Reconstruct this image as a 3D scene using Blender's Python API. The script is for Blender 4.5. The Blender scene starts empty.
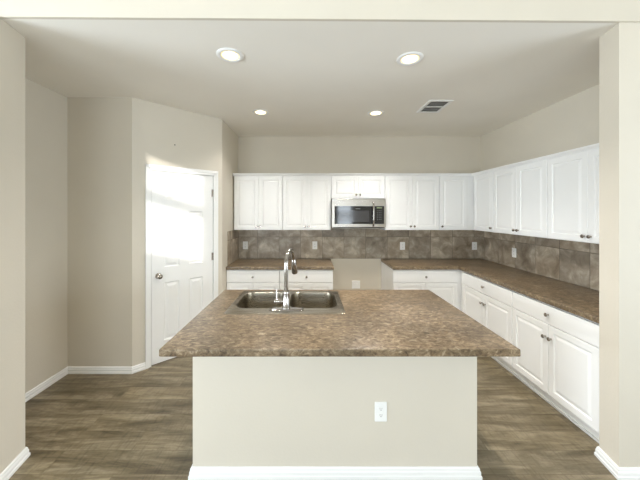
import bpy, bmesh, math, random
from mathutils import Vector, Matrix
random.seed(7)
S = bpy.context.scene
COL = S.collection
PI = math.pi

# ------------------------------------------------------------------ camera, world, lights, exposure
CAM_H = 1.63
F = 293.0                      # focal length in pixels of the 640 px wide frame
cam_d = bpy.data.cameras.new('camera')
cam_d.sensor_width = 36.0
cam_d.lens = F / 640.0 * 36.0
cam_d.shift_x = 10.0 / 640.0
cam_d.shift_y = -28.0 / 640.0
cam_d.clip_start = 0.05
cam = bpy.data.objects.new('camera', cam_d)
COL.objects.link(cam)
cam.location = (0, 0, CAM_H)
cam.rotation_euler = (PI / 2, 0, 0)
S.camera = cam

S.view_settings.view_transform = 'Standard'
S.view_settings.look = 'None'
S.view_settings.gamma = 1.0
S.view_settings.use_curve_mapping = False
S.view_settings.exposure = 0.0
S.cycles.use_denoising = True
S.cycles.max_bounces = 10
S.cycles.diffuse_bounces = 7
S.cycles.glossy_bounces = 5
S.cycles.sample_clamp_indirect = 6.0
S.cycles.caustics_reflective = False
S.cycles.caustics_refractive = False

world = bpy.data.worlds.new('sky')
S.world = world
world.use_nodes = True
wb = world.node_tree.nodes['Background']
wb.inputs[0].default_value = (0.80, 0.90, 1.0, 1)
wb.inputs[1].default_value = 1.2

sun_dir = Vector((-0.6, 1.0, -0.40)).normalized()
sun_d = bpy.data.lights.new('sun', 'SUN')
sun_d.energy = 3.0
sun_d.angle = math.radians(0.6)
sun_d.color = (1.0, 0.96, 0.90)
sun = bpy.data.objects.new('sun', sun_d)
COL.objects.link(sun)
sun.rotation_euler = sun_dir.to_track_quat('-Z', 'Y').to_euler()
sun.location = (6, -12, 9)

YW = -3.0                      # inner face of the window wall behind the camera
WINS = [(-3.9, -1.9, 0.60, 2.40), (-1.4, 0.40, 0.60, 2.40), (1.02, 1.70, 0.95, 2.05)]  # middle window is added for more light from behind
SIDEW = [(-2.0, 1.3, 0.2, 2.1)]     # wide window added in each side wall for fill light: y, z from/to
LX = 5.0                            # living room half width
def daylight(w, h, watts, loc, d):
    a = bpy.data.lights.new('window_daylight', 'AREA')
    a.shape = 'RECTANGLE'
    a.size = w
    a.size_y = h
    a.energy = watts
    a.color = (0.80, 0.905, 1.0)
    o = bpy.data.objects.new('window_daylight', a)
    COL.objects.link(o)
    o.location = loc
    o.rotation_euler = Vector(d).to_track_quat('-Z', 'Y').to_euler()
UP = 0.38                           # upward tilt of the window lamps, added to lighten the ceiling
for (x0, x1, z0, z1) in WINS:
    daylight(x1 - x0 - 0.12, z1 - z0 - 0.12, 26.0 * (x1 - x0) * (z1 - z0), ((x0 + x1) / 2, YW - 0.45, (z0 + z1) / 2), (0, 1, UP))
for (y0, y1, z0, z1) in SIDEW:
    for sx in (-1, 1):
        daylight(y1 - y0 - 0.12, z1 - z0 - 0.12, 430.0 if sx < 0 else 225.0, (sx * (LX + 0.5), -0.6 + (y0 + y1) / 2, (z0 + z1) / 2), (-sx, 0, UP))  # added fill lamps outside the side windows, to spread the light evenly

# ------------------------------------------------------------------ materials
def new_mat(name):
    m = bpy.data.materials.new(name)
    m.use_nodes = True
    nt = m.node_tree
    return m, nt, nt.nodes['Principled BSDF']

def nd(nt, typ, **kw):
    n = nt.nodes.new(typ)
    for k, v in kw.items():
        if k.startswith('i_'):
            n.inputs[k[2:].replace('_', ' ')].default_value = v
        else:
            setattr(n, k, v)
    return n

def ramp(nt, stops):
    r = nt.nodes.new('ShaderNodeValToRGB')
    cr = r.color_ramp
    while len(cr.elements) > len(stops):
        cr.elements.remove(cr.elements[-1])
    while len(cr.elements) < len(stops):
        cr.elements.new(0.5)
    for e, (p, c) in zip(cr.elements, stops):
        e.position = p
        e.color = (c[0], c[1], c[2], 1)
    return r

def paint(name, col, rough=0.6, bscale=90.0, bstr=0.12):
    m, nt, b = new_mat(name)
    tc = nd(nt, 'ShaderNodeTexCoord')
    n = nd(nt, 'ShaderNodeTexNoise')
    n.inputs['Scale'].default_value = bscale
    n.inputs['Detail'].default_value = 3
    nt.links.new(tc.outputs['Object'], n.inputs['Vector'])
    n2 = nd(nt, 'ShaderNodeTexNoise')
    n2.inputs['Scale'].default_value = 2.2
    nt.links.new(tc.outputs['Object'], n2.inputs['Vector'])
    r = ramp(nt, [(0.3, [c * 0.985 for c in col]), (0.7, [min(1, c * 1.015) for c in col])])
    nt.links.new(n2.outputs['Fac'], r.inputs['Fac'])
    nt.links.new(r.outputs['Color'], b.inputs['Base Color'])
    b.inputs['Roughness'].default_value = rough
    if bstr > 0:
        bp = nd(nt, 'ShaderNodeBump')
        bp.inputs['Strength'].default_value = bstr
        bp.inputs['Distance'].default_value = 0.004
        nt.links.new(n.outputs['Fac'], bp.inputs['Height'])
        nt.links.new(bp.outputs['Normal'], b.inputs['Normal'])
    return m

def metal(name, col, rough, brushed=0.0, axis='x'):
    m, nt, b = new_mat(name)
    b.inputs['Metallic'].default_value = 1.0
    b.inputs['Base Color'].default_value = (*col, 1)
    tc = nd(nt, 'ShaderNodeTexCoord')
    mp = nd(nt, 'ShaderNodeMapping')
    mp.inputs['Scale'].default_value = (4, 300, 300) if axis == 'x' else (300, 300, 4)
    n = nd(nt, 'ShaderNodeTexNoise')
    n.inputs['Scale'].default_value = 1.0
    nt.links.new(tc.outputs['Object'], mp.inputs['Vector'])
    nt.links.new(mp.outputs['Vector'], n.inputs['Vector'])
    mr = nd(nt, 'ShaderNodeMapRange')
    mr.inputs['To Min'].default_value = max(0.02, rough - brushed)
    mr.inputs['To Max'].default_value = rough + brushed
    nt.links.new(n.outputs['Fac'], mr.inputs['Value'])
    nt.links.new(mr.outputs['Result'], b.inputs['Roughness'])
    return m

def plain(name, col, rough=0.4, spec=0.5):
    m, nt, b = new_mat(name)
    tc = nd(nt, 'ShaderNodeTexCoord')
    n = nd(nt, 'ShaderNodeTexNoise')
    n.inputs['Scale'].default_value = 30.0
    nt.links.new(tc.outputs['Object'], n.inputs['Vector'])
    r = ramp(nt, [(0.3, [c * 0.99 for c in col]), (0.7, col)])
    nt.links.new(n.outputs['Fac'], r.inputs['Fac'])
    nt.links.new(r.outputs['Color'], b.inputs['Base Color'])
    b.inputs['Roughness'].default_value = rough
    b.inputs['Specular IOR Level'].default_value = spec
    return m

def emit(name, col, strength):
    m, nt, b = new_mat(name)
    b.inputs['Base Color'].default_value = (*col, 1)
    b.inputs['Emission Color'].default_value = (*col, 1)
    b.inputs['Emission Strength'].default_value = strength
    return m

def laminate(name):
    m, nt, b = new_mat(name)
    tc = nd(nt, 'ShaderNodeTexCoord')
    mp = nd(nt, 'ShaderNodeMapping')
    mp.inputs['Scale'].default_value = (0.75, 1.15, 1.0)
    nt.links.new(tc.outputs['Object'], mp.inputs['Vector'])
    n1 = nd(nt, 'ShaderNodeTexNoise')
    n1.inputs['Scale'].default_value = 34.0
    n1.inputs['Detail'].default_value = 8
    n1.inputs['Roughness'].default_value = 0.68
    n1.inputs['Distortion'].default_value = 0.9
    nt.links.new(mp.outputs['Vector'], n1.inputs['Vector'])
    r1 = ramp(nt, [(0.30, (0.042, 0.027, 0.016)), (0.42, (0.125, 0.086, 0.050)), (0.53, (0.205, 0.149, 0.090)),
                   (0.63, (0.315, 0.248, 0.165)), (0.76, (0.48, 0.415, 0.32))])
    nt.links.new(n1.outputs['Fac'], r1.inputs['Fac'])
    n2 = nd(nt, 'ShaderNodeTexNoise')
    n2.inputs['Scale'].default_value = 130.0
    n2.inputs['Detail'].default_value = 3
    nt.links.new(tc.outputs['Object'], n2.inputs['Vector'])
    r2 = ramp(nt, [(0.27, (0.35, 0.32, 0.30)), (0.40, (1, 1, 1)), (0.63, (1, 1, 1)), (0.74, (1.6, 1.6, 1.55))])
    nt.links.new(n2.outputs['Fac'], r2.inputs['Fac'])
    mx = nd(nt, 'ShaderNodeMix', data_type='RGBA', blend_type='MULTIPLY')
    mx.inputs[0].default_value = 0.8
    nt.links.new(r1.outputs['Color'], mx.inputs[6])
    nt.links.new(r2.outputs['Color'], mx.inputs[7])
    n3 = nd(nt, 'ShaderNodeTexNoise')
    n3.inputs['Scale'].default_value = 5.0
    n3.inputs['Detail'].default_value = 2
    nt.links.new(tc.outputs['Object'], n3.inputs['Vector'])
    r3 = ramp(nt, [(0.35, (0.80, 0.80, 0.80)), (0.65, (1.18, 1.18, 1.18))])
    nt.links.new(n3.outputs['Fac'], r3.inputs['Fac'])
    mx2 = nd(nt, 'ShaderNodeMix', data_type='RGBA', blend_type='MULTIPLY')
    mx2.inputs[0].default_value = 1.0
    nt.links.new(mx.outputs[2], mx2.inputs[6])
    nt.links.new(r3.outputs['Color'], mx2.inputs[7])
    nt.links.new(mx2.outputs[2], b.inputs['Base Color'])
    b.inputs['Roughness'].default_value = 0.31
    bp = nd(nt, 'ShaderNodeBump')
    bp.inputs['Strength'].default_value = 0.06
    bp.inputs['Distance'].default_value = 0.002
    nt.links.new(n2.outputs['Fac'], bp.inputs['Height'])
    nt.links.new(bp.outputs['Normal'], b.inputs['Normal'])
    return m

def stone_tile(name):
    # object coordinates are world metres: u = x + y runs along whichever wall the tile is on, v = z
    m, nt, b = new_mat(name)
    tc = nd(nt, 'ShaderNodeTexCoord')
    sp = nd(nt, 'ShaderNodeSeparateXYZ')
    nt.links.new(tc.outputs['Object'], sp.inputs['Vector'])
    ad = nd(nt, 'ShaderNodeMath', operation='ADD')
    nt.links.new(sp.outputs['X'], ad.inputs[0])
    nt.links.new(sp.outputs['Y'], ad.inputs[1])
    ofu = nd(nt, 'ShaderNodeMath', operation='ADD')
    ofu.inputs[1].default_value = -4.488 + 0.14 + 0.332 * 20
    nt.links.new(ad.outputs[0], ofu.inputs[0])
    ofv = nd(nt, 'ShaderNodeMath', operation='ADD')
    ofv.inputs[1].default_value = -0.914 + 0.335 * 10
    nt.links.new(sp.outputs['Z'], ofv.inputs[0])
    cb = nd(nt, 'ShaderNodeCombineXYZ')
    nt.links.new(ofu.outputs[0], cb.inputs['X'])
    nt.links.new(ofv.outputs[0], cb.inputs['Y'])
    br = nd(nt, 'ShaderNodeTexBrick')
    br.offset = 0.0
    br.inputs['Scale'].default_value = 1.0
    br.inputs['Brick Width'].default_value = 0.332
    br.inputs['Row Height'].default_value = 0.335
    br.inputs['Mortar Size'].default_value = 0.0038
    br.inputs['Mortar Smooth'].default_value = 0.3
    br.inputs['Color1'].default_value = (0.80, 0.80, 0.80, 1)
    br.inputs['Color2'].default_value = (1.22, 1.20, 1.16, 1)
    br.inputs['Mortar'].default_value = (0.50, 0.48, 0.46, 1)
    nt.links.new(cb.outputs['Vector'], br.inputs['Vector'])
    n1 = nd(nt, 'ShaderNodeTexNoise')
    n1.inputs['Scale'].default_value = 6.0
    n1.inputs['Detail'].default_value = 7
    n1.inputs['Roughness'].default_value = 0.6
    n1.inputs['Distortion'].default_value = 0.5
    # shift the stone pattern from tile to tile
    vm = nd(nt, 'ShaderNodeVectorMath', operation='MULTIPLY_ADD')
    vm.inputs[1].default_value = (9, 9, 9)
    nt.links.new(br.outputs['Color'], vm.inputs[0])
    nt.links.new(tc.outputs['Object'], vm.inputs[2])
    nt.links.new(vm.outputs['Vector'], n1.inputs['Vector'])
    r1 = ramp(nt, [(0.28, (0.175, 0.135, 0.092)), (0.42, (0.275, 0.227, 0.170)), (0.53, (0.370, 0.315, 0.247)),
                   (0.61, (0.47, 0.412, 0.33)), (0.72, (0.64, 0.575, 0.48))])
    nt.links.new(n1.outputs['Fac'], r1.inputs['Fac'])
    mx = nd(nt, 'ShaderNodeMix', data_type='RGBA', blend_type='MULTIPLY')
    mx.inputs[0].default_value = 1.0
    nt.links.new(r1.outputs['Color'], mx.inputs[6])
    nt.links.new(br.outputs['Color'], mx.inputs[7])
    nt.links.new(mx.outputs[2], b.inputs['Base Color'])
    b.inputs['Roughness'].default_value = 0.38
    bp = nd(nt, 'ShaderNodeBump', invert=True)
    bp.inputs['Strength'].default_value = 0.5
    bp.inputs['Distance'].default_value = 0.003
    nt.links.new(br.outputs['Fac'], bp.inputs['Height'])
    bp2 = nd(nt, 'ShaderNodeBump')
    bp2.inputs['Strength'].default_value = 0.15
    bp2.inputs['Distance'].default_value = 0.01
    nt.links.new(n1.outputs['Fac'], bp2.inputs['Height'])
    nt.links.new(bp.outputs['Normal'], bp2.inputs['Normal'])
    nt.links.new(bp2.outputs['Normal'], b.inputs['Normal'])
    return m

def plank_floor(name):
    m, nt, b = new_mat(name)
    tc = nd(nt, 'ShaderNodeTexCoord')
    br = nd(nt, 'ShaderNodeTexBrick')
    br.offset = 0.37
    br.offset_frequency = 2
    br.inputs['Scale'].default_value = 1.0
    br.inputs['Brick Width'].default_value = 1.22
    br.inputs['Row Height'].default_value = 0.182
    br.inputs['Mortar Size'].default_value = 0.0012
    br.inputs['Mortar Smooth'].default_value = 0.2
    br.inputs['Color1'].default_value = (0.84, 0.84, 0.85, 1)
    br.inputs['Color2'].default_value = (1.10, 1.09, 1.07, 1)
    br.inputs['Mortar'].default_value = (0.60, 0.58, 0.55, 1)
    nt.links.new(tc.outputs['Object'], br.inputs['Vector'])
    vm = nd(nt, 'ShaderNodeVectorMath', operation='MULTIPLY_ADD')
    vm.inputs[1].default_value = (13, 7, 5)
    nt.links.new(br.outputs['Color'], vm.inputs[0])
    nt.links.new(tc.outputs['Object'], vm.inputs[2])
    mp = nd(nt, 'ShaderNodeMapping')
    mp.inputs['Scale'].default_value = (0.75, 4.4, 1)
    nt.links.new(vm.outputs['Vector'], mp.inputs['Vector'])
    n1 = nd(nt, 'ShaderNodeTexNoise')
    n1.inputs['Scale'].default_value = 2.2
    n1.inputs['Detail'].default_value = 9
    n1.inputs['Roughness'].default_value = 0.72
    n1.inputs['Distortion'].default_value = 0.5
    nt.links.new(mp.outputs['Vector'], n1.inputs['Vector'])
    r1 = ramp(nt, [(0.28, (0.058, 0.042, 0.022)), (0.40, (0.120, 0.093, 0.052)), (0.51, (0.195, 0.157, 0.095)),
                   (0.62, (0.300, 0.250, 0.165)), (0.75, (0.41, 0.35, 0.25))])
    nt.links.new(n1.outputs['Fac'], r1.inputs['Fac'])
    # rough-sawn cross marks
    mp2 = nd(nt, 'ShaderNodeMapping')
    mp2.inputs['Scale'].default_value = (75, 9, 1)
    nt.links.new(vm.outputs['Vector'], mp2.inputs['Vector'])
    n2 = nd(nt, 'ShaderNodeTexNoise')
    n2.inputs['Scale'].default_value = 1.0
    n2.inputs['Detail'].default_value = 2
    nt.links.new(mp2.outputs['Vector'], n2.inputs['Vector'])
    r2 = ramp(nt, [(0.34, (0.74, 0.73, 0.71)), (0.48, (1.02, 1.02, 1.02))])
    nt.links.new(n2.outputs['Fac'], r2.inputs['Fac'])
    mx = nd(nt, 'ShaderNodeMix', data_type='RGBA', blend_type='MULTIPLY')
    mx.inputs[0].default_value = 1.0
    nt.links.new(r1.outputs['Color'], mx.inputs[6])
    nt.links.new(br.outputs['Color'], mx.inputs[7])
    mx2 = nd(nt, 'ShaderNodeMix', data_type='RGBA', blend_type='MULTIPLY')
    mx2.inputs[0].default_value = 0.7
    nt.links.new(mx.outputs[2], mx2.inputs[6])
    nt.links.new(r2.outputs['Color'], mx2.inputs[7])
    nt.links.new(mx2.outputs[2], b.inputs['Base Color'])
    b.inputs['Roughness'].default_value = 0.42
    bp = nd(nt, 'ShaderNodeBump')
    bp.inputs['Strength'].default_value = 0.12
    bp.inputs['Distance'].default_value = 0.003
    nt.links.new(n1.outputs['Fac'], bp.inputs['Height'])
    nt.links.new(bp.outputs['Normal'], b.inputs['Normal'])
    return m

M = {}
M['wall'] = paint('wall_paint', (0.66, 0.61, 0.518), 0.62, 70, 0.16)
M['ceil'] = paint('ceiling_paint', (0.88, 0.85, 0.785), 0.75, 60, 0.12)
M['trim'] = paint('trim_white', (0.86, 0.86, 0.845), 0.35, 40, 0.0)
M['cab'] = paint('cabinet_white', (0.90, 0.90, 0.89), 0.34, 40, 0.0)
M['cabin'] = plain('cabinet_edge', (0.55, 0.54, 0.52), 0.6)
M['top'] = laminate('granite_laminate')
M['tile'] = stone_tile('slate_tile')
M['floor'] = plank_floor('plank_vinyl')
M['steel'] = metal('brushed_steel', (0.50, 0.47, 0.43), 0.30, 0.07)
M['sink'] = metal('sink_steel', (0.33, 0.295, 0.235), 0.28, 0.06)
M['chrome'] = metal('faucet_chrome', (0.37, 0.345, 0.32), 0.14, 0.03)
M['nickel'] = metal('knob_nickel', (0.42, 0.38, 0.34), 0.25, 0.05)
M['black'] = plain('black_glass', (0.012, 0.012, 0.013), 0.06, 0.6)
M['mesh'] = plain('oven_window_mesh', (0.045, 0.045, 0.048), 0.10, 0.6)
M['dark'] = plain('dark_void', (0.03, 0.028, 0.026), 0.8)
M['plate'] = plain('outlet_plastic', (0.88, 0.88, 0.86), 0.35)
M['slot'] = plain('outlet_slot', (0.10, 0.10, 0.10), 0.6)
M['lens'] = emit('lamp_lens', (1.0, 0.86, 0.62), 6.0)
M['rim'] = emit('lamp_lens_rim', (1.0, 0.80, 0.42), 1.15)
M['key'] = plain('panel_marks', (0.16, 0.165, 0.165), 0.5)
M['led'] = emit('clock_display', (0.25, 0.30, 0.16), 0.05)
M['ventgrey'] = plain('vent_slat', (0.30, 0.29, 0.28), 0.5)

# ------------------------------------------------------------------ helpers
def link(name, bm, mat, parent=None, smooth=False, loc=None):
    bmesh.ops.remove_doubles(bm, verts=bm.verts, dist=1e-6)
    bmesh.ops.recalc_face_normals(bm, faces=bm.faces)
    me = bpy.data.meshes.new(name)
    bm.to_mesh(me)
    bm.free()
    me.materials.append(mat)
    if smooth:
        for p in me.polygons:
            p.use_smooth = True
        try:
            me.set_sharp_from_angle(angle=math.radians(40))
        except Exception:
            pass
    o = bpy.data.objects.new(name, me)
    COL.objects.link(o)
    if parent is not None:
        o.parent = parent
    if loc is not None:
        o.location = loc
    return o

def box(bm, x0, x1, y0, y1, z0, z1, bev=0.0, seg=2):
    t = bmesh.new()
    bmesh.ops.create_cube(t, size=1.0)
    for v in t.verts:
        v.co = Vector(((x0 + x1) / 2 + v.co.x * (x1 - x0), (y0 + y1) / 2 + v.co.y * (y1 - y0),
                       (z0 + z1) / 2 + v.co.z * (z1 - z0)))
    if bev > 0:
        bmesh.ops.bevel(t, geom=list(t.edges), offset=bev, segments=seg, profile=0.5, affect='EDGES')
    merge(bm, t)

def merge(bm, t, mat=None):
    if mat is not None:
        bmesh.ops.transform(t, matrix=mat, verts=t.verts)
    me = bpy.data.meshes.new('tmp')
    t.to_mesh(me)
    t.free()
    bm.from_mesh(me)
    bpy.data.meshes.remove(me)

def prism(bm, pts, z0, z1, bev=0.0, seg=3, top_only=False):
    t = bmesh.new()
    lo = [t.verts.new((x, y, z0)) for x, y in pts]
    hi = [t.verts.new((x, y, z1)) for x, y in pts]
    n = len(pts)
    t.faces.new(lo[::-1])
    t.faces.new(hi)
    for i in range(n):
        t.faces.new((lo[i], lo[(i + 1) % n], hi[(i + 1) % n], hi[i]))
    bmesh.ops.recalc_face_normals(t, faces=t.faces)
    if bev > 0:
        ed = [e for e in t.edges if abs(e.verts[0].co.z - e.verts[1].co.z) < 1e-6]
        bmesh.ops.bevel(t, geom=ed, offset=bev, segments=seg, profile=0.5, affect='EDGES')
    merge(bm, t)

def rings(bm, loops, cap0=True, cap1=True):
    prev = None
    first = None
    for lp in loops:
        cur = [bm.verts.new(p) for p in lp]
        if prev is None:
            first = cur
        else:
            n = len(cur)
            for i in range(n):
                bm.faces.new((prev[i], prev[(i + 1) % n], cur[(i + 1) % n], cur[i]))
        prev = cur
    if cap0:
        bm.faces.new(first[::-1])
    if cap1:
        bm.faces.new(prev)

def lathe(bm, prof, n=24, axis='z', at=(0, 0, 0), cap0=True, cap1=True):
    loops = []
    for r, h in prof:
        lp = []
        for i in range(n):
            a = 2 * PI * i / n
            c, s = r * math.cos(a), r * math.sin(a)
            if axis == 'z':
                p = (c, s, h)
            elif axis == 'y':
                p = (c, h, s)
            else:
                p = (h, c, s)
            lp.append((p[0] + at[0], p[1] + at[1], p[2] + at[2]))
        loops.append(lp)
    rings(bm, loops, cap0, cap1)

def tube(bm, pts, radii, n=16):
    pts = [Vector(p) for p in pts]
    loops = []
    up = None
    for i, p in enumerate(pts):
        d = (pts[min(i + 1, len(pts) - 1)] - pts[max(i - 1, 0)]).normalized()
        if up is None:
            up = d.orthogonal().normalized()
        else:
            up = (up - d * up.dot(d)).normalized()
        sd = d.cross(up)
        r = radii[i] if isinstance(radii, (list, tuple)) else radii
        loops.append([p + (up * math.cos(2 * PI * k / n) + sd * math.sin(2 * PI * k / n)) * r for k in range(n)])
    rings(bm, loops)

def rrect(cx, cy, hx, hy, r, z, n=6):
    out = []
    for (sx, sy, a0) in ((1, 1, 0), (-1, 1, PI / 2), (-1, -1, PI), (1, -1, 1.5 * PI)):
        for k in range(n + 1):
            a = a0 + (PI / 2) * k / n
            out.append((cx + sx * (hx - r) + r * math.cos(a), cy + sy * (hy - r) + r * math.sin(a), z))
    return out

def thing(name, label, cat, loc=(0, 0, 0), rotz=0.0, group=None):
    o = bpy.data.objects.new(name, None)
    o.empty_display_size = 0.1
    COL.objects.link(o)
    o.location = loc
    o.rotation_euler = (0, 0, rotz)
    tag(o, label, cat, group)
    return o

def tag(o, label, cat, group=None):
    o['label'] = label
    o['category'] = cat
    if group:
        o['group'] = group
    return o

def struct(name, bm, mat, parent=None, smooth=False):
    o = link(name, bm, mat, parent, smooth)
    if parent is None:
        o['kind'] = 'structure'
    return o

def dup(root, label=None, loc=None, rot=None):
    r = root.copy()
    COL.objects.link(r)
    if loc is not None:
        r.location = loc
    if rot is not None:
        r.rotation_euler = rot
    if label:
        r['label'] = label
    for ch in list(root.children):
        c = ch.copy()
        COL.objects.link(c)
        c.parent = r
        for g in list(ch.children):
            d = g.copy()
            COL.objects.link(d)
            d.parent = c
    return r

# ------------------------------------------------------------------ room dimensions (metres, camera at x=0, y=0)
ZC = 2.79          # kitchen ceiling
YB = 4.50          # back wall
XR = 2.62          # right wall
XL = -2.455        # left wall
YF = 2.965         # short wall facing the camera at left
ZL = 5.2          # living room ceiling
LN, LF = (-1.845, 1.735), (-1.890, 1.945)     # left side of the opening: near and far corner
RN, RF = (1.893, 1.795), (1.925, 1.950)       # right side of the opening
AX0, AY0 = -1.80, YF                          # pantry wall start
AX1, AY1 = -1.10, YF + 0.70                   # pantry wall end

b = bmesh.new(); box(b, -LX, LX, YW, YB + 0.1, -0.1, 0.0); struct('floor', b, M['floor'])
b = bmesh.new()
HL, HR = LN[1] - 0.028, RN[1] + 0.018      # front line of the wall above the opening, at the far left and right
prism(b, [(-LX, HL + 0.02), (LX, HR + 0.02), (LX, YB + 0.1), (-LX, YB + 0.1)], ZC, ZC + 0.12)
struct('ceiling', b, M['ceil'])
b = bmesh.new(); box(b, AX1 - 0.1, XR + 0.1, YB, YB + 0.1, 0, ZC); struct('wall_back', b, M['wall'])
b = bmesh.new(); box(b, XR, XR + 0.1, RF[1], YB, 0, ZC); struct('wall_right', b, M['wall'])
b = bmesh.new(); box(b, XL - 0.1, XL, LF[1], YF + 0.1, 0, ZC); struct('wall_left', b, M['wall'])
b = bmesh.new(); prism(b, [(XL, YF), (AX0, AY0), (AX0 - 0.04, AY0 + 0.1), (XL, YF + 0.1)], 0, ZC); struct('wall_left_front', b, M['wall'])
b = bmesh.new(); prism(b, [(AX1, AY1), (AX1, YB), (AX1 - 0.1, YB), (AX1 - 0.1, AY1 + 0.04)], 0, ZC); struct('wall_left_back', b, M['wall'])
# opening: side walls and the wall above
b = bmesh.new(); prism(b, [LN, LF, (XL, LF[1]), (-LX, LF[1]), (-LX, LN[1])], 0, ZC); struct('wall_opening_left', b, M['wall'])
b = bmesh.new(); prism(b, [RN, (LX, RN[1]), (LX, RF[1]), RF], 0, ZC); struct('wall_opening_right', b, M['wall'])
b = bmesh.new(); prism(b, [(-LX, HL), (LX, HR), (LX, HR + 0.02), (-LX, HL + 0.02)], ZC, ZL); struct('wall_opening_top', b, M['wall'])
# living room behind the camera
b = bmesh.new(); box(b, -LX - 0.1, LX + 0.1, YW - 0.12, RN[1], ZL, ZL + 0.1); struct('ceiling_living', b, M['ceil'])
SUNWIN = (1.94, 2.68, 3.64, 4.695)
def wall_with_holes(x0, x1, z0, z1, y0, y1, holes):
    xs = sorted({x0, x1, *[h[0] for h in holes], *[h[1] for h in holes]})
    zs = sorted({z0, z1, *[h[2] for h in holes], *[h[3] for h in holes]})
    bm = bmesh.new()
    for i in range(len(xs) - 1):
        for j in range(len(zs) - 1):
            cx, cz = (xs[i] + xs[i + 1]) / 2, (zs[j] + zs[j + 1]) / 2
            if any(h[0] < cx < h[1] and h[2] < cz < h[3] for h in holes):
                continue
            box(bm, xs[i], xs[i + 1], y0, y1, zs[j], zs[j + 1])
    bmesh.ops.remove_doubles(bm, verts=bm.verts, dist=1e-5)
    return bm
def side_wall(sx):
    bm = wall_with_holes(YW - 0.12, RF[1], 0, ZL, 0, 0.1, SIDEW)
    for v in bm.verts:
        v.co = Vector((sx * (LX + v.co.y), v.co.x, v.co.z))
    return bm
struct('wall_living_left', side_wall(-1), M['wall'])
struct('wall_living_right', side_wall(1), M['wall'])
for k, sx in ((5, -1), (6, 1)):
    y0, y1, z0, z1 = SIDEW[0]
    bm = bmesh.new()
    xa, xb = sorted((sx * (LX + 0.03), sx * (LX + 0.09)))
    t = 0.05
    box(bm, xa, xb, y0, y0 + t, z0, z1); box(bm, xa, xb, y1 - t, y1, z0, z1)
    box(bm, xa, xb, y0, y1, z0, z0 + t); box(bm, xa, xb, y0, y1, z1 - t, z1)
    for f in (1 / 3, 2 / 3):
        ym = y0 + (y1 - y0) * f
        box(bm, xa, xb, ym - 0.04, ym + 0.04, z0, z1)
    struct('window_%d' % k, bm, M['trim'])  # unseen side windows, added to let in the fill lamps
struct('wall_living_window', wall_with_holes(-LX, LX, 0, ZL, YW - 0.12, YW, WINS + [SUNWIN]), M['wall'])
for k, (x0, x1, z0, z1) in enumerate(WINS + [SUNWIN]):
    bm = bmesh.new()
    t = 0.05 if k < 3 else 0.004
    ya, yb = YW - 0.10, YW - 0.04
    box(bm, x0, x0 + t, ya, yb, z0, z1); box(bm, x1 - t, x1, ya, yb, z0, z1)
    box(bm, x0, x1, ya, yb, z0, z0 + t); box(bm, x0, x1, ya, yb, z1 - t, z1)
    zm = (z0 + z1) / 2 if k < 3 else 4.255
    rh = 0.045 if k < 3 else 0.058
    box(bm, x0, x1, ya, yb, zm - rh, zm + rh)
    if k < 2:
        xm = (x0 + x1) / 2
        box(bm, xm - 0.04, xm + 0.04, ya, yb, z0, z1)
    struct('window_%d' % (k + 1), bm, M['trim'])
# unseen blocker added to keep the low sun off the lower windows
b = bmesh.new(); box(b, -9, 22, -9.4, -9.0, -0.1, 5.5); struct('wall_sun_blocker', b, M['wall'])

# ------------------------------------------------------------------ baseboards
BB_H = 0.068
def baseboard(name, path, out):
    """path: floor polyline on the wall face; out: +1 if the room is to the left of the path direction"""
    prof = [(0.0, 0.0), (0.019, 0.0), (0.019, 0.018), (0.014, 0.022), (0.014, 0.042), (0.010, 0.050), (0.010, 0.058), (0.004, BB_H), (0.0, BB_H)]
    n = len(path)
    P = [Vector(p) for p in path]
    nor = []
    for i in range(n - 1):
        d = (P[i + 1] - P[i]).normalized()
        nor.append(Vector((-d.y, d.x)) * out)
    loops = []
    for i in range(n):
        if i == 0: m = nor[0]
        elif i == n - 1: m = nor[-1]
        else:
            m = (nor[i - 1] + nor[i]).normalized()
            m = m / max(0.3, m.dot(nor[i]))
        loops.append([(P[i].x + m.x * (w + 0.0006), P[i].y + m.y * (w + 0.0006), h + 0.0005) for w, h in prof])
    bm = bmesh.new()
    rings(bm, loops)
    return bm

S2 = math.sqrt(0.5)
def ang(t):            # point on the pantry wall, t metres from its left end
    return (AX0 + t * S2, AY0 + t * S2)
D0, D1 = 0.133, 0.612 * 1.0     # world-x offsets handled below
DW0, DW1 = 0.182, 0.868         # door slab from / to along the wall
CW = 0.057
struct('baseboard_left', baseboard('x', [(XL, LF[1]), (XL, YF), (AX0, AY0), ang(DW0 - CW - 0.006)], -1), M['trim'])
struct('baseboard_pantry', baseboard('x', [ang(DW1 + CW + 0.006), (AX1, AY1), (AX1, 3.90)], -1), M['trim'])
struct('baseboard_opening_left', baseboard('x', [(-LX, LN[1]), LN, LF, (XL + 0.03, LF[1])], -1), M['trim'])
struct('baseboard_opening_right', baseboard('x', [(2.03, RF[1]), RF, RN, (LX, RN[1])], -1), M['trim'])

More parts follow.
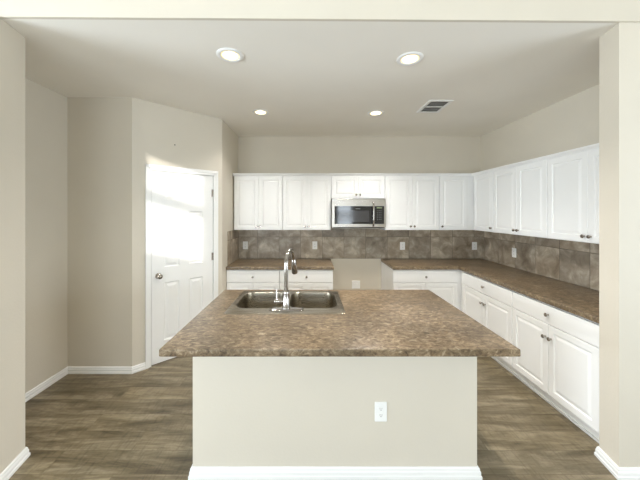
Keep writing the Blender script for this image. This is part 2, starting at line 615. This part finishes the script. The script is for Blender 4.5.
# ------------------------------------------------------------------ pantry wall with door
HT = 2.065
def aprism(bm, t0, t1, d0, d1, z0, z1, bev=0.0):
    """box in pantry-wall coordinates: t along the wall, d out of the wall into the room (+)"""
    t = bmesh.new()
    bmesh.ops.create_cube(t, size=1.0)
    for v in t.verts:
        v.co = Vector(((t0 + t1) / 2 + v.co.x * (t1 - t0), -((d0 + d1) / 2) + v.co.y * (d1 - d0), (z0 + z1) / 2 + v.co.z * (z1 - z0)))
    if bev > 0:
        bmesh.ops.bevel(t, geom=list(t.edges), offset=bev, segments=2, profile=0.5, affect='EDGES')
    merge(bm, t, AMAT)
AMAT = Matrix.Translation((AX0, AY0, 0)) @ Matrix.Rotation(PI / 4, 4, 'Z')
WL = math.hypot(AX1 - AX0, AY1 - AY0)
b = bmesh.new()
aprism(b, 0, DW0 - 0.012, -0.1, 0, 0, ZC)
aprism(b, DW1 + 0.012, WL, -0.1, 0, 0, ZC)
aprism(b, DW0 - 0.012, DW1 + 0.012, -0.1, 0, HT + 0.012, ZC)
struct('wall_pantry', b, M['wall'])
b = bmesh.new()       # casing and jamb
c0, c1 = DW0 - 0.006, DW1 + 0.006
for (w, d) in ((CW, 0.012), (CW * 0.55, 0.018)):
    o_ = 0 if w == CW else 0.0
    aprism(b, c0 - CW, c0 - CW + w, 0.0005, d, 0, HT + 0.008 + CW, 0.002)
    aprism(b, c1 + CW - w, c1 + CW, 0.0005, d, 0, HT + 0.008 + CW, 0.002)
    aprism(b, c0 - CW, c1 + CW, 0.0005, d, HT + 0.008 + CW - w, HT + 0.008 + CW, 0.002)
aprism(b, c0 - 0.006, c0 + 0.002, -0.1, 0.0005, 0, HT + 0.01)
aprism(b, c1 - 0.002, c1 + 0.006, -0.1, 0.0005, 0, HT + 0.01)
aprism(b, c0, c1, -0.1, 0.0005, HT + 0.002, HT + 0.012)
struct('trim_1', b, M['trim'])

def panelled(bm, xs, zs, cells, yb, yf, rec):
    """slab with its front at yf (towards -y), back at yb, and recessed raised panels in the given cells"""
    def q(a, b2, c, d):
        bm.faces.new([bm.verts.new(p) for p in (a, b2, c, d)])
    for i in range(len(xs) - 1):
        for j in range(len(zs) - 1):
            x0, x1, z0, z1 = xs[i], xs[i + 1], zs[j], zs[j + 1]
            if (i, j) in cells:
                loops = []
                for ins, dy in rec:
                    loops.append([(x0 + ins, yf + dy, z0 + ins), (x1 - ins, yf + dy, z0 + ins), (x1 - ins, yf + dy, z1 - ins), (x0 + ins, yf + dy, z1 - ins)])
                rings(bm, loops, cap0=False, cap1=True)
            else:
                q((x0, yf, z0), (x1, yf, z0), (x1, yf, z1), (x0, yf, z1))
    X0, X1, Z0, Z1 = xs[0], xs[-1], zs[0], zs[-1]
    q((X0, yb, Z0), (X0, yb, Z1), (X1, yb, Z1), (X1, yb, Z0))
    for i in range(len(xs) - 1):
        q((xs[i], yf, Z0), (xs[i], yb, Z0), (xs[i + 1], yb, Z0), (xs[i + 1], yf, Z0)) 
        q((xs[i], yf, Z1), (xs[i + 1], yf, Z1), (xs[i + 1], yb, Z1), (xs[i], yb, Z1))
    for j in range(len(zs) - 1):
        q((X0, yf, zs[j]), (X0, yf, zs[j + 1]), (X0, yb, zs[j + 1]), (X0, yb, zs[j]))
        q((X1, yf, zs[j]), (X1, yb, zs[j]), (X1, yb, zs[j + 1]), (X1, yf, zs[j + 1]))

door = bpy.data.objects.new('door_1', None)
COL.objects.link(door)
door['kind'] = 'structure'
door['label'] = 'white six-panel pantry door in the angled wall'
door.location = (AX0, AY0, 0)
door.rotation_euler = (0, 0, PI / 4)
b = bmesh.new()
dw = DW1 - DW0
xs = [DW0 + 0.001, DW0 + 0.125, DW0 + dw / 2 - 0.055, DW0 + dw / 2 + 0.055, DW1 - 0.125, DW1 - 0.001]
zs = [0.010, 0.235, 0.865, 1.03, 1.64, 1.76, 1.945, HT]
rec = [(0, 0), (0.010, 0.010), (0.022, 0.010), (0.045, 0.002)]
panelled(b, xs, zs, {(i, j) for i in (1, 3) for j in (1, 3, 5)}, 0.040, 0.004, rec)
link('door_panel', b, M['trim'], door)
b = bmesh.new()
kx = DW0 + 0.065
lathe(b, [(0.001, 0.004), (0.031, 0.0035), (0.031, -0.004), (0.013, -0.008), (0.011, -0.028), (0.020, -0.036), (0.0275, -0.048), (0.026, -0.060), (0.015, -0.067), (0.001, -0.068)], 24, 'y', (kx, 0, 0.945))
link('door_knob', b, M['nickel'], door, True)
for z in (0.25, 1.09, 1.86):
    b = bmesh.new()
    lathe(b, [(0.006, -0.045), (0.006, 0.045)], 12, 'z', (DW1 + 0.002, -0.006, z))
    box(b, DW1 - 0.016, DW1 + 0.020, -0.0035, 0.003, z - 0.045, z + 0.045)
    link('hinge', b, M['nickel'], door)

# ------------------------------------------------------------------ cabinets
def knob_mesh(x, y, z):
    b = bmesh.new()
    lathe(b, [(0.001, 0.001), (0.0085, 0.001), (0.006, -0.006), (0.006, -0.012), (0.0135, -0.017), (0.0155, -0.022), (0.0135, -0.027), (0.001, -0.0285)], 16, 'y', (x, y, z))
    return b

REC = [(0, 0.0), (0.003, -0.003), (0.050, -0.003), (0.056, 0.005), (0.063, 0.005), (0.085, -0.002)]
def cab_door(par, x0, x1, z0, z1, yf, kx, kz):
    """raised panel door; yf is the carcass front, the door stands 20 mm proud of it"""
    b = bmesh.new()
    y = yf - 0.017
    panelled(b, [x0, x1], [z0, z1], {(0, 0)}, yf - 0.0008, y, REC)
    d = link('door', b, M['cab'], par)
    k = link('knob', knob_mesh(kx, y - 0.003, kz), M['nickel'], d, True)
    return d

def cab_drawer(par, x0, x1, z0, z1, yf):
    b = bmesh.new()
    box(b, x0, x1, yf - 0.019, yf - 0.0008, z0, z1, 0.003)
    d = link('drawer', b, M['cab'], par)
    link('knob', knob_mesh((x0 + x1) / 2, yf - 0.019, (z0 + z1) / 2), M['nickel'], d, True)

def wall_cab(name, label, loc, rotz, w, z0, z1, depth, ndoor, hinge='l', lo=0.0, hi=0.0, group='white wall cabinets', ext=0.0):
    """w: width of the unit in the run; lo/hi: filler left/right of the doors; local x runs left to right seen from the front"""
    t = thing(name, label, 'cabinet', loc, rotz, group)
    b = bmesh.new()
    box(b, 0.0006, w + ext - 0.0006, 0.0, depth, z0, z1, 0.0015)
    link('carcass', b, M['cab'], t)
    m = 0.0045
    a, c = lo + m, w - hi - m
    if ndoor == 2:
        mid = (a + c) / 2
        short = (z1 - z0) < 0.5
        kz = z0 + 0.055
        cab_door(t, a, mid - 0.0015, z0 + 0.006, z1 - 0.012, 0, mid - 0.028, kz)
        cab_door(t, mid + 0.0015, c, z0 + 0.006, z1 - 0.012, 0, mid + 0.028, kz)
    else:
        kx = a + 0.028 if hinge == 'r' else c - 0.028
        cab_door(t, a, c, z0 + 0.006, z1 - 0.012, 0, kx, z0 + 0.055)
    return t

def base_cab(name, label, loc, rotz, w, depth, lo=0.0, hi=0.0, ext=0.0, extl=0.0, group='white base cabinets'):
    t = thing(name, label, 'cabinet', loc, rotz, group)
    b = bmesh.new()
    box(b, 0.0006 - extl, w + ext - 0.0006, 0.0, depth, 0.100, 0.8725, 0.0015)
    link('carcass', b, M['cab'], t)
    b = bmesh.new()
    box(b, 0.0006 - extl, w + ext - 0.0006, 0.060, depth - 0.02, 0.0008, 0.0995)
    box(b, 0.0006 - extl, w + ext - 0.0006, 0.045, 0.0605, 0.0008, 0.02, 0.003)
    link('toe_kick', b, M['cab'], t)
    m = 0.004
    a, c = lo + m, w - hi - m
    mid = (a + c) / 2
    cab_drawer(t, a, c, 0.705, 0.858, 0)
    cab_door(t, a, mid - 0.0015, 0.125, 0.699, 0, mid - 0.030, 0.690 - 0.097)
    cab_door(t, mid + 0.0015, c, 0.125, 0.699, 0, mid + 0.030, 0.690 - 0.097)
    return t

UZ0, UZ1 = 1.371, 2.150
YU = 4.195                     # front of the back wall cabinets
UD = YB - YU - 0.0015
XU = 2.335                     # front of the right wall cabinets
UDR = XR - XU - 0.0015
wall_cab('wall_cabinet', 'white two-door wall cabinet at the left end of the back wall', (-1.085, YU, 0), 0, 0.695, UZ0, UZ1, UD, 2)
wall_cab('wall_cabinet', 'white two-door wall cabinet immediately left of the microwave', (-0.389, YU, 0), 0, 0.689, UZ0, UZ1, UD, 2)
wall_cab('wall_cabinet', 'short white two-door wall cabinet directly above the microwave', (0.301, YU, 0), 0, 0.765, 1.819, UZ1, UD, 2)
wall_cab('wall_cabinet', 'white two-door wall cabinet immediately right of the microwave', (1.067, YU, 0), 0, 0.778, UZ0, UZ1, UD, 2)
wall_cab('wall_cabinet', 'white single-door wall cabinet on the back wall, beside the right corner', (1.846, YU, 0), 0, 0.468, UZ0, UZ1, UD, 1, 'r', 0.0, 0.07, ext=0.304)
R90 = -PI / 2
wall_cab('wall_cabinet', 'white single-door wall cabinet on the right wall, beside the corner', (XU, 4.172, 0), R90, 0.470, UZ0, UZ1, UDR, 1, 'l', 0.02, 0.0)
wall_cab('wall_cabinet', 'white two-door wall cabinet in the middle of the right wall', (XU, 3.701, 0), R90, 0.838, UZ0, UZ1, UDR, 2)
wall_cab('wall_cabinet', 'white two-door wall cabinet on the right wall, nearest the opening', (XU, 2.862, 0), R90, 0.838, UZ0, UZ1, UDR, 2)

# crown strip along the cabinet tops
b = bmesh.new()
prof = [(0.0, 0.0), (0.012, 0.0), (0.016, 0.008), (0.030, 0.020), (0.034, 0.024), (0.034, 0.036), (0.0, 0.036)]
path = [((-1.0985, YU), (0, -1)), ((XU, YU), (-1, -1)), ((XU, 2.023), (-1, 0))]
loops = []
for (px, py), (nx, ny) in path:
    loops.append([(px + nx * (w + 0.0005), py + ny * (w + 0.0005), UZ1 - 0.006 + h) for w, h in prof])
rings(b, loops)
struct('trim_2', b, M['cab'])

YBASE = 3.862
BD = YB - YBASE - 0.0015
XBASE = 1.985
BDR = XR - XBASE - 0.0015
base_cab('base_cabinet', 'white drawer and two-door base cabinet at the far left of the back wall', (-1.0985, YBASE, 0), 0, 0.700, BD)
base_cab('base_cabinet', 'white drawer and two-door base cabinet at left, bordering the empty range gap', (-0.397, YBASE, 0), 0, 0.700, BD)
base_cab('base_cabinet', 'white drawer and two-door base cabinet on the back wall, right of the range gap', (1.093, YBASE, 0), 0, 0.890, BD, 0.0, 0.04, ext=0.635)
base_cab('base_cabinet', 'white drawer and two-door base cabinet on the right wall, beside the corner', (XBASE, 3.842, 0), R90, 0.992, BDR, 0.065, 0.0)
base_cab('base_cabinet', 'white drawer and two-door base cabinet on the right wall, nearest the opening', (XBASE, 2.849, 0), R90, 0.862, BDR)

# ------------------------------------------------------------------ worktops
CT0, CT1 = 0.8735, 0.9145
b = bmesh.new()
prism(b, [(-1.0985, 3.828), (0.312, 3.828), (0.312, YB - 0.0015), (-1.0985, YB - 0.0015)], CT0, CT1, 0.005)
tag(link('countertop', b, M['top'], smooth=True), 'brown mottled laminate countertop at left of the back wall, left of the range gap', 'countertop')
b = bmesh.new()
prism(b, [(1.086, 3.828), (1.950, 3.828), (1.950, 1.954), (XR - 0.0015, 1.954), (XR - 0.0015, YB - 0.0015), (1.086, YB - 0.0015)], CT0, CT1, 0.005)
tag(link('countertop', b, M['top'], smooth=True), 'brown mottled laminate L-shaped countertop running round the right corner', 'countertop')

# ------------------------------------------------------------------ backsplash (one continuous tiled surface)
b = bmesh.new()
TT = 0.009
prism(b, [(AX1 + 0.0008, 3.90), (AX1 + TT, 3.90), (AX1 + TT, YB - TT), (XR - TT, YB - TT), (XR - TT, 1.955), (XR - 0.0008, 1.955), (XR - 0.0008, YB - 0.0008), (AX1 + 0.0008, YB - 0.0008)], CT1 + 0.0006, UZ0 - 0.0008)
# the tile continues up to the microwave
tag(link('tile_backsplash', b, M['tile']), 'grey-brown square stone tile backsplash between worktops and wall cabinets', 'backsplash')

# ------------------------------------------------------------------ island
IX0, IX1, IY0, IY1 = -0.788, 1.098, 1.528, 2.705
isl = thing('kitchen_island', 'cream painted island base under the brown worktop in the foreground', 'island', (0.156, 1.80, 0))
ox, oy = 0.156, 1.80
b = bmesh.new()
box(b, -0.722 - ox, 1.028 - ox, 0.0, 0.115, 0.0008, CT0 - 0.0008, 0.004)
link('half_wall', b, M['wall'], isl)
bm = baseboard('x', [(-0.722 - ox, 0.115), (-0.722 - ox, 0.0), (1.028 - ox, 0.0), (1.028 - ox, 0.115)], -1)
link('baseboard', bm, M['trim'], isl)
b = bmesh.new()
box(b, -0.700 - ox, -0.6825 - ox, 0.1165, 0.84, 0.1, CT0 - 0.001)
box(b, 0.995 - ox, 1.012 - ox, 0.1165, 0.84, 0.1, CT0 - 0.001)
box(b, -0.683 - ox, 0.996 - ox, 0.1165, 0.83, 0.1, 0.116)
box(b, -0.683 - ox, 0.996 - ox, 0.824, 0.84, 0.1, CT0 - 0.001)
link('cabinet_carcass', b, M['cab'], isl)
b = bmesh.new()
box(b, -0.69 - ox, 1.0 - ox, 0.1165, 0.77, 0.0008, 0.0995)
link('toe_kick', b, M['cab'], isl)
xx = [-0.700, -0.28, 0.155, 0.585, 1.012]
for i in range(4):
    x0, x1 = xx[i] - ox + 0.004, xx[i + 1] - ox - 0.004
    bm = bmesh.new()
    t = bmesh.new()
    panelled(t, [x0, x1], [0.125, 0.85], {(0, 0)}, -0.8408, -0.857, REC)
    bmesh.ops.transform(t, matrix=Matrix.Scale(-1, 4, (0, 1, 0)), verts=t.verts)
    merge(bm, t)
    d = link('door', bm, M['cab'], isl)
    t = knob_mesh(x1 - 0.03 if i % 2 == 0 else x0 + 0.03, -0.860, 0.78)
    bmesh.ops.transform(t, matrix=Matrix.Scale(-1, 4, (0, 1, 0)), verts=t.verts)
    link('knob', t, M['nickel'], d, True)

# island worktop with the sink cut-out
SX, SY0, SY1, SW = -0.178, 2.052, 2.640, 0.85
hx0, hx1, hy0, hy1 = SX - SW / 2 + 0.014, SX + SW / 2 - 0.014, SY0 + 0.014, SY1 - 0.014
b = bmesh.new()
def ringz(ins, z): return [(IX0 + ins, IY0 + ins, z), (IX1 - ins, IY0 + ins, z), (IX1 - ins, IY1 - ins, z), (IX0 + ins, IY1 - ins, z)]
def hole(z): return [(hx0, hy0, z), (hx1, hy0, z), (hx1, hy1, z), (hx0, hy1, z)]
rings(b, [hole(CT1), ringz(0.006, CT1), ringz(0.003, CT1 - 0.0008), ringz(0.0008, CT1 - 0.003), ringz(0, CT1 - 0.006), ringz(0, CT0 + 0.004), ringz(0.004, CT0), hole(CT0), hole(CT1)], False, False)
tag(link('countertop', b, M['top'], smooth=True), 'large brown mottled laminate island worktop in the foreground, holding the sink', 'countertop')

# ------------------------------------------------------------------ sink
snk = thing('kitchen_sink', 'double-bowl stainless steel drop-in sink set into the island worktop', 'sink', (SX, (SY0 + SY1) / 2, CT1))
syc = (SY0 + SY1) / 2
RZ = 0.0042
b = bmesh.new()
N = 6
hy = (SY1 - SY0) / 2
bowl_c = [(-0.2025, 0.038), (0.2025, 0.038)]
BHX, BHY, BR = 0.186, 0.218, 0.095
def half_outer(side):
    # outer boundary of one half of the rim matched to the bowl loop, point by point
    inner = rrect(bowl_c[side][0], bowl_c[side][1], BHX, BHY, BR, RZ, N)
    xa, xb = (-SW / 2, 0.0) if side == 0 else (0.0, SW / 2)
    out = []
    for (sx, sy, a0) in ((1, 1, 0), (-1, 1, 1), (-1, -1, 2), (1, -1, 3)):
        cxr = xb if sx > 0 else xa
        cyr = hy if sy > 0 else -hy
        outer_corner = (cxr == -SW / 2 or cxr == SW / 2)
        for k in range(N + 1):
            if outer_corner:
                r = 0.02
                a = a0 * PI / 2 + (PI / 2) * k / N
                out.append((cxr - sx * r + r * math.cos(a), cyr - sy * r + r * math.sin(a), RZ))
            else:
                out.append((cxr, cyr, RZ))
    return out, inner
for side in (0, 1):
    o_, i_ = half_outer(side)
    n = len(o_)
    vo = [b.verts.new(p) for p in o_]
    vi = [b.verts.new(p) for p in i_]
    vi2 = [b.verts.new((p[0] + (bowl_c[side][0] - p[0]) * 0.012, p[1] + (bowl_c[side][1] - p[1]) * 0.012, RZ - 0.003)) for p in i_]
    for i in range(n):
        j = (i + 1) % n
        if (vo[i].co - vo[j].co).length < 1e-7:
            b.faces.new((vo[i], vi[j], vi[i]))
        else:
            b.faces.new((vo[i], vo[j], vi[j], vi[i]))
        b.faces.new((vi[i], vi[j], vi2[j], vi2[i]))
# outer lip
lip = [rrect(0, 0, SW / 2, hy, 0.02, RZ, N), rrect(0, 0, SW / 2 + 0.003, hy + 0.003, 0.023, RZ - 0.001, N), rrect(0, 0, SW / 2 + 0.004, hy + 0.004, 0.024, 0.0006, N)]
rings(b, lip, False, False)
link('rim', b, M['sink'], snk, True)
for side in (0, 1):
    cx, cy = bowl_c[side]
    b = bmesh.new()
    lp = [rrect(cx, cy, BHX * 0.988, BHY * 0.988, BR, RZ - 0.003, N)]
    lp += [rrect(cx, cy, BHX - 0.006, BHY - 0.006, BR, -0.03, N), rrect(cx, cy, BHX - 0.012, BHY - 0.012, BR, -0.150, N),
           rrect(cx, cy, BHX - 0.022, BHY - 0.022, BR, -0.172, N), rrect(cx, cy, BHX - 0.045, BHY - 0.045, 0.06, -0.180, N), rrect(cx, cy, 0.045, 0.045, 0.045, -0.185, N)]
    rings(b, lp, False, True)
    bo = link('bowl', b, M['sink'], snk, True)
    b = bmesh.new()
    lathe(b, [(0.044, -0.1845), (0.040, -0.182), (0.033, -0.183), (0.028, -0.1842), (0.010, -0.1842), (0.008, -0.178), (0.001, -0.178)], 24, 'z', (cx, cy, 0))
    link('drain', b, M['chrome'], bo, True)

# ------------------------------------------------------------------ faucet
fx, fy, fz = -0.174, 2.136, CT1 + RZ + 0.0006
fct = thing('kitchen_faucet', 'tall chrome pull-down gooseneck faucet on the front rim of the island sink', 'faucet', (fx, fy, fz))
b = bmesh.new()
rings(b, [rrect(0, 0, 0.128, 0.030, 0.0299, 0, 8), rrect(0, 0, 0.128, 0.030, 0.0299, 0.004, 8), rrect(0, 0, 0.122, 0.025, 0.0249, 0.009, 8), rrect(0, 0, 0.09, 0.015, 0.0149, 0.010, 8)])
link('base_plate', b, M['chrome'], fct, True)
b = bmesh.new()
lathe(b, [(0.029, 0.0095), (0.029, 0.014), (0.0245, 0.020), (0.0235, 0.120), (0.0225, 0.138), (0.017, 0.144)], 24)
link('body', b, M['chrome'], fct, True)
b = bmesh.new()
dirv = Vector((0.045, 0.200, 0)).normalized()
R_ = 0.098
zt = 0.322
pts = [Vector((0, 0, 0.142)), Vector((0, 0, 0.2)), Vector((0, 0, 0.26)), Vector((0, 0, zt))]
for k in range(1, 15):
    a = PI * 0.94 * k / 14
    pts.append(dirv * (R_ - R_ * math.cos(a)) + Vector((0, 0, zt + R_ * math.sin(a))))
tube(b, pts, 0.0150, 18)
link('spout', b, M['chrome'], fct, True)
end = pts[-1]
dn = (pts[-1] - pts[-2]).normalized()
b = bmesh.new()
tube(b, [end + dn * 0.0005, end + dn * 0.008, end + dn * 0.012, end + dn * 0.06, end + dn * 0.118, end + dn * 0.128], [0.0160, 0.0160, 0.0185, 0.0215, 0.0245, 0.021], 18)
link('spray_head', b, M['chrome'], fct, True)
b = bmesh.new()
lathe(b, [(0.019, -0.022), (0.019, -0.036), (0.021, -0.040), (0.021, -0.080), (0.018, -0.084)], 20, 'x', (0, 0, 0.060))
h = link('handle', b, M['chrome'], fct, True)
b = bmesh.new()
tube(b, [(-0.068, 0.004, 0.078), (-0.069, 0.010, 0.11), (-0.070, 0.013, 0.145)], [0.0048, 0.0040, 0.0034], 10)
link('lever', b, M['chrome'], h, True)

# ------------------------------------------------------------------ microwave
MX0, MX1, MY, MZ0, MZ1 = 0.305, 1.062, 4.100, 1.404, 1.8175
mw = thing('microwave', 'stainless steel over-the-range microwave with black glass door', 'microwave', ((MX0 + MX1) / 2, MY, MZ0))
w2 = (MX1 - MX0) / 2
H = MZ1 - MZ0
b = bmesh.new()
box(b, -w2, w2, 0.030, YB - 0.012 - MY, 0.006, H, 0.004)
box(b, -w2 + 0.02, w2 - 0.02, 0.05, YB - 0.03 - MY, 0.0, 0.0065)
link('casing', b, M['steel'], mw)
b = bmesh.new()
box(b, -w2, w2, 0.008, 0.0295, 0.012, H - 0.001, 0.004)
fr = link('front_panel', b, M['steel'], mw)
gx0, gx1, cx0, cx1 = -w2 + 0.040, 0.140, 0.2225, w2 - 0.022
gz0, gz1 = 0.058, H - 0.105
b = bmesh.new()
box(b, gx0, 0.2205, 0.004, 0.0085, gz0, gz1, 0.0015)
gl = link('door_glass', b, M['black'], mw)
b = bmesh.new()
box(b, gx0 + 0.045, gx1 + 0.005, 0.0028, 0.0042, gz0 + 0.028, gz1 - 0.062)
link('window_mesh', b, M['mesh'], gl)
b = bmesh.new()
box(b, -0.045, 0.02, 0.0026, 0.0042, gz1 - 0.043, gz1 - 0.033)
link('badge', b, M['key'], gl)
b = bmesh.new()
box(b, cx0, cx1, 0.004, 0.0085, gz0, gz1, 0.0015)
cp = link('control_panel', b, M['black'], mw)
b = bmesh.new()
box(b, cx0 + 0.03, cx1 - 0.03, 0.0026, 0.0042, gz1 - 0.032, gz1 - 0.016)
link('display', b, M['led'], cp)
for r in range(6):
    for c in range(3):
        b = bmesh.new()
        x = cx0 + 0.034 + c * 0.024
        z = gz1 - 0.066 - r * 0.025
        box(b, x, x + 0.012, 0.0028, 0.0042, z, z + 0.006)
        link('button', b, M['key'], cp)
b = bmesh.new()
hxm = 0.199
pts = [(hxm, 0.006, 0.030), (hxm, -0.020, 0.034), (hxm, -0.036, 0.055), (hxm, -0.040, 0.12), (hxm, -0.041, 0.19), (hxm, -0.040, 0.26), (hxm, -0.036, H - 0.082), (hxm, -0.020, H - 0.058), (hxm, 0.006, H - 0.054)]
tube(b, pts, 0.0125, 12)
link('handle', b, M['chrome'], mw, True)
b = bmesh.new()
box(b, -w2 + 0.02, w2 - 0.02, 0.012, 0.028, 0.0035, 0.0115)
link('vent_strip', b, M['dark'], mw)

# ------------------------------------------------------------------ outlets
def make_outlet(label, loc, rot, group='white wall outlets'):
    t = thing('wall_outlet', label, 'outlet', loc, 0, group)
    t.rotation_euler = rot
    b = bmesh.new()
    rings(b, [[(p[0], -0.0006, p[1]) for p in rrect(0, 0, 0.0375, 0.060, 0.005, 0, 3)],
              [(p[0], -0.004, p[1]) for p in rrect(0, 0, 0.0375, 0.060, 0.005, 0, 3)],
              [(p[0], -0.0062, p[1]) for p in rrect(0, 0, 0.0345, 0.057, 0.004, 0, 3)]])
    link('cover_plate', b, M['plate'], t)
    for s in (-1, 1):
        b = bmesh.new()
        rings(b, [[(p[0], -0.0060, p[1]) for p in rrect(0, s * 0.0195, 0.0165, 0.014, 0.0095, 0, 4)],
                  [(p[0], -0.0082, p[1]) for p in rrect(0, s * 0.0195, 0.0158, 0.0133, 0.0090, 0, 4)]])
        rc = link('receptacle', b, M['plate'], t)
        b = bmesh.new()
        box(b, -0.0070, -0.0050, -0.0087, -0.0080, s * 0.0195 - 0.001, s * 0.0195 + 0.008)
        box(b, 0.0050, 0.0070, -0.0087, -0.0080, s * 0.0195 - 0.001, s * 0.0195 + 0.007)
        lathe(b, [(0.0026, -0.0087), (0.0026, -0.0080)], 10, 'y', (0, 0, s * 0.0195 - 0.0065))
        link('slots', b, M['slot'], rc)
    b = bmesh.new()
    lathe(b, [(0.0032, -0.0062), (0.003, -0.0074), (0.0005, -0.0076)], 10, 'y')
    link('screw', b, M['plate'], t)
    return t

yo = YB - TT
o1 = make_outlet('white outlet low on the cream front of the island', (0.434, 1.80, 0.405), (0, 0, 0))
o2 = dup(o1, 'white outlet at the left end of the backsplash, under the leftmost wall cabinet', (-0.990, yo, 1.120), (0, 0, 0))
o3 = dup(o1, 'white outlet on the backsplash just left of the microwave, behind the faucet', (0.074, yo, 1.120), (0, 0, 0))
o4 = dup(o1, 'white outlet on the backsplash just right of the microwave', (1.417, yo, 1.110), (0, 0, 0))
o5 = dup(o1, 'white outlet at the right end of the back wall tiles, beside the corner', (2.520, yo, 1.110), (0, 0, 0))
o6 = dup(o1, 'white outlet on the tiles of the right wall', (XR - TT, 3.745, 1.110), (0, 0, R90))

ro = thing('range_outlet', 'square white range outlet plate low in the empty range gap', 'outlet', (0.705, YB, 0.515))
b = bmesh.new()
rings(b, [[(p[0], -0.0006, p[1]) for p in rrect(0, 0, 0.062, 0.060, 0.005, 0, 3)],
          [(p[0], -0.004, p[1]) for p in rrect(0, 0, 0.062, 0.060, 0.005, 0, 3)],
          [(p[0], -0.0062, p[1]) for p in rrect(0, 0, 0.059, 0.057, 0.004, 0, 3)]])
link('cover_plate', b, M['plate'], ro)
b = bmesh.new()
lathe(b, [(0.030, -0.006), (0.029, -0.0085), (0.001, -0.0085)], 24, 'y')
link('receptacle', b, M['plate'], ro, True)

# small nail left in the pantry wall above the door
nx, ny = ang(0.415)
b = bmesh.new()
lathe(b, [(0.001, 0.002), (0.003, 0.0015), (0.003, -0.008), (0.0065, -0.009), (0.0065, -0.011), (0.001, -0.0115)], 10, 'y')
nail = link('nail', b, M['dark'])
nail.location = (nx, ny, 2.375)
nail.rotation_euler = (0, 0, PI / 4)
tag(nail, 'small dark nail in the angled wall above the pantry door', 'nail')

# ------------------------------------------------------------------ recessed ceiling lights
def make_downlight(label, loc):
    t = thing('recessed_light', label, 'ceiling light', loc, 0, 'round recessed ceiling lights')
    b = bmesh.new()
    lathe(b, [(0.098, -0.0006), (0.098, -0.004), (0.090, -0.0095), (0.074, -0.0100), (0.066, -0.0045), (0.066, -0.0006)], 40, 'z', (0, 0, 0), False, False)
    link('trim_ring', b, M['trim'], t, True)
    b = bmesh.new()
    lathe(b, [(0.054, -0.0008), (0.0535, -0.0046), (0.001, -0.0056)], 40, 'z', (0, 0, 0), True, True)
    link('lens', b, M['lens'], t, True)
    b = bmesh.new()
    lathe(b, [(0.066, -0.0008), (0.0655, -0.0040), (0.0545, -0.0046), (0.0545, -0.0008)], 40, 'z', (0, 0, 0), False, False)
    link('lens_rim', b, M['rim'], t, True)
    return t
LAMPS = [((-0.590, 2.165), 'glowing round recessed ceiling light at front left'),
         ((0.755, 2.215), 'glowing round recessed ceiling light at front right'),
         ((-0.573, 3.40), 'glowing round recessed ceiling light at back left'),
         ((0.770, 3.43), 'glowing round recessed ceiling light at back right, nearest the vent')]
first = None
for (lx, ly), lab in LAMPS:
    if first is None:
        first = make_downlight(lab, (lx, ly, ZC))
    else:
        dup(first, lab, (lx, ly, ZC))
    l = bpy.data.lights.new('lamp_bulb', 'SPOT')
    l.energy = (62.0 if lx < 0 else 115.0) if ly < 3 else (44.0 if lx < 0 else 85.0)
    l.spot_size = math.radians(128)
    l.spot_blend = 0.9
    l.color = (1.0, 0.955, 0.90)
    l.shadow_soft_size = 0.06
    lo = bpy.data.objects.new('lamp_bulb', l)
    COL.objects.link(lo)
    lo.location = (lx, ly, ZC - 0.03)

# ------------------------------------------------------------------ ceiling vent
vx, vy = 1.362, 3.215
vn = thing('ceiling_vent', 'rectangular white ceiling vent with two dark louvred grilles', 'vent', (vx, vy, ZC))
VX, VY = 0.128, 0.185
b = bmesh.new()
f = 0.032
zt_, zb_ = -0.0006, -0.009
box(b, -VX, -VX + f, -VY, VY, zb_, zt_, 0.002)
box(b, VX - f, VX, -VY, VY, zb_, zt_, 0.002)
box(b, -VX + f - 0.002, VX - f + 0.002, -VY, -VY + f, zb_, zt_, 0.002)
box(b, -VX + f - 0.002, VX - f + 0.002, VY - f, VY, zb_, zt_, 0.002)
box(b, -VX + f - 0.002, VX - f + 0.002, -0.012, 0.012, zb_, zt_, 0.002)
link('frame', b, M['trim'], vn)
for s in (-1, 1):
    ya, yb = (0.012, VY - f) if s > 0 else (-VY + f, -0.012)
    b = bmesh.new()
    box(b, -VX + f, VX - f, ya, yb, -0.0022, -0.0008)
    g = link('grille', b, M['dark'], vn)
    b = bmesh.new()
    n = 10
    for i in range(n):
        x = -VX + f + (i + 0.5) * (2 * VX - 2 * f) / n
        box(b, x - 0.0022, x + 0.0022, ya, yb, -0.0075, -0.0024)
    box(b, -VX + f, VX - f, (ya + yb) / 2 - 0.002, (ya + yb) / 2 + 0.002, -0.0070, -0.0030)
    link('slats', b, M['ventgrey'], g)
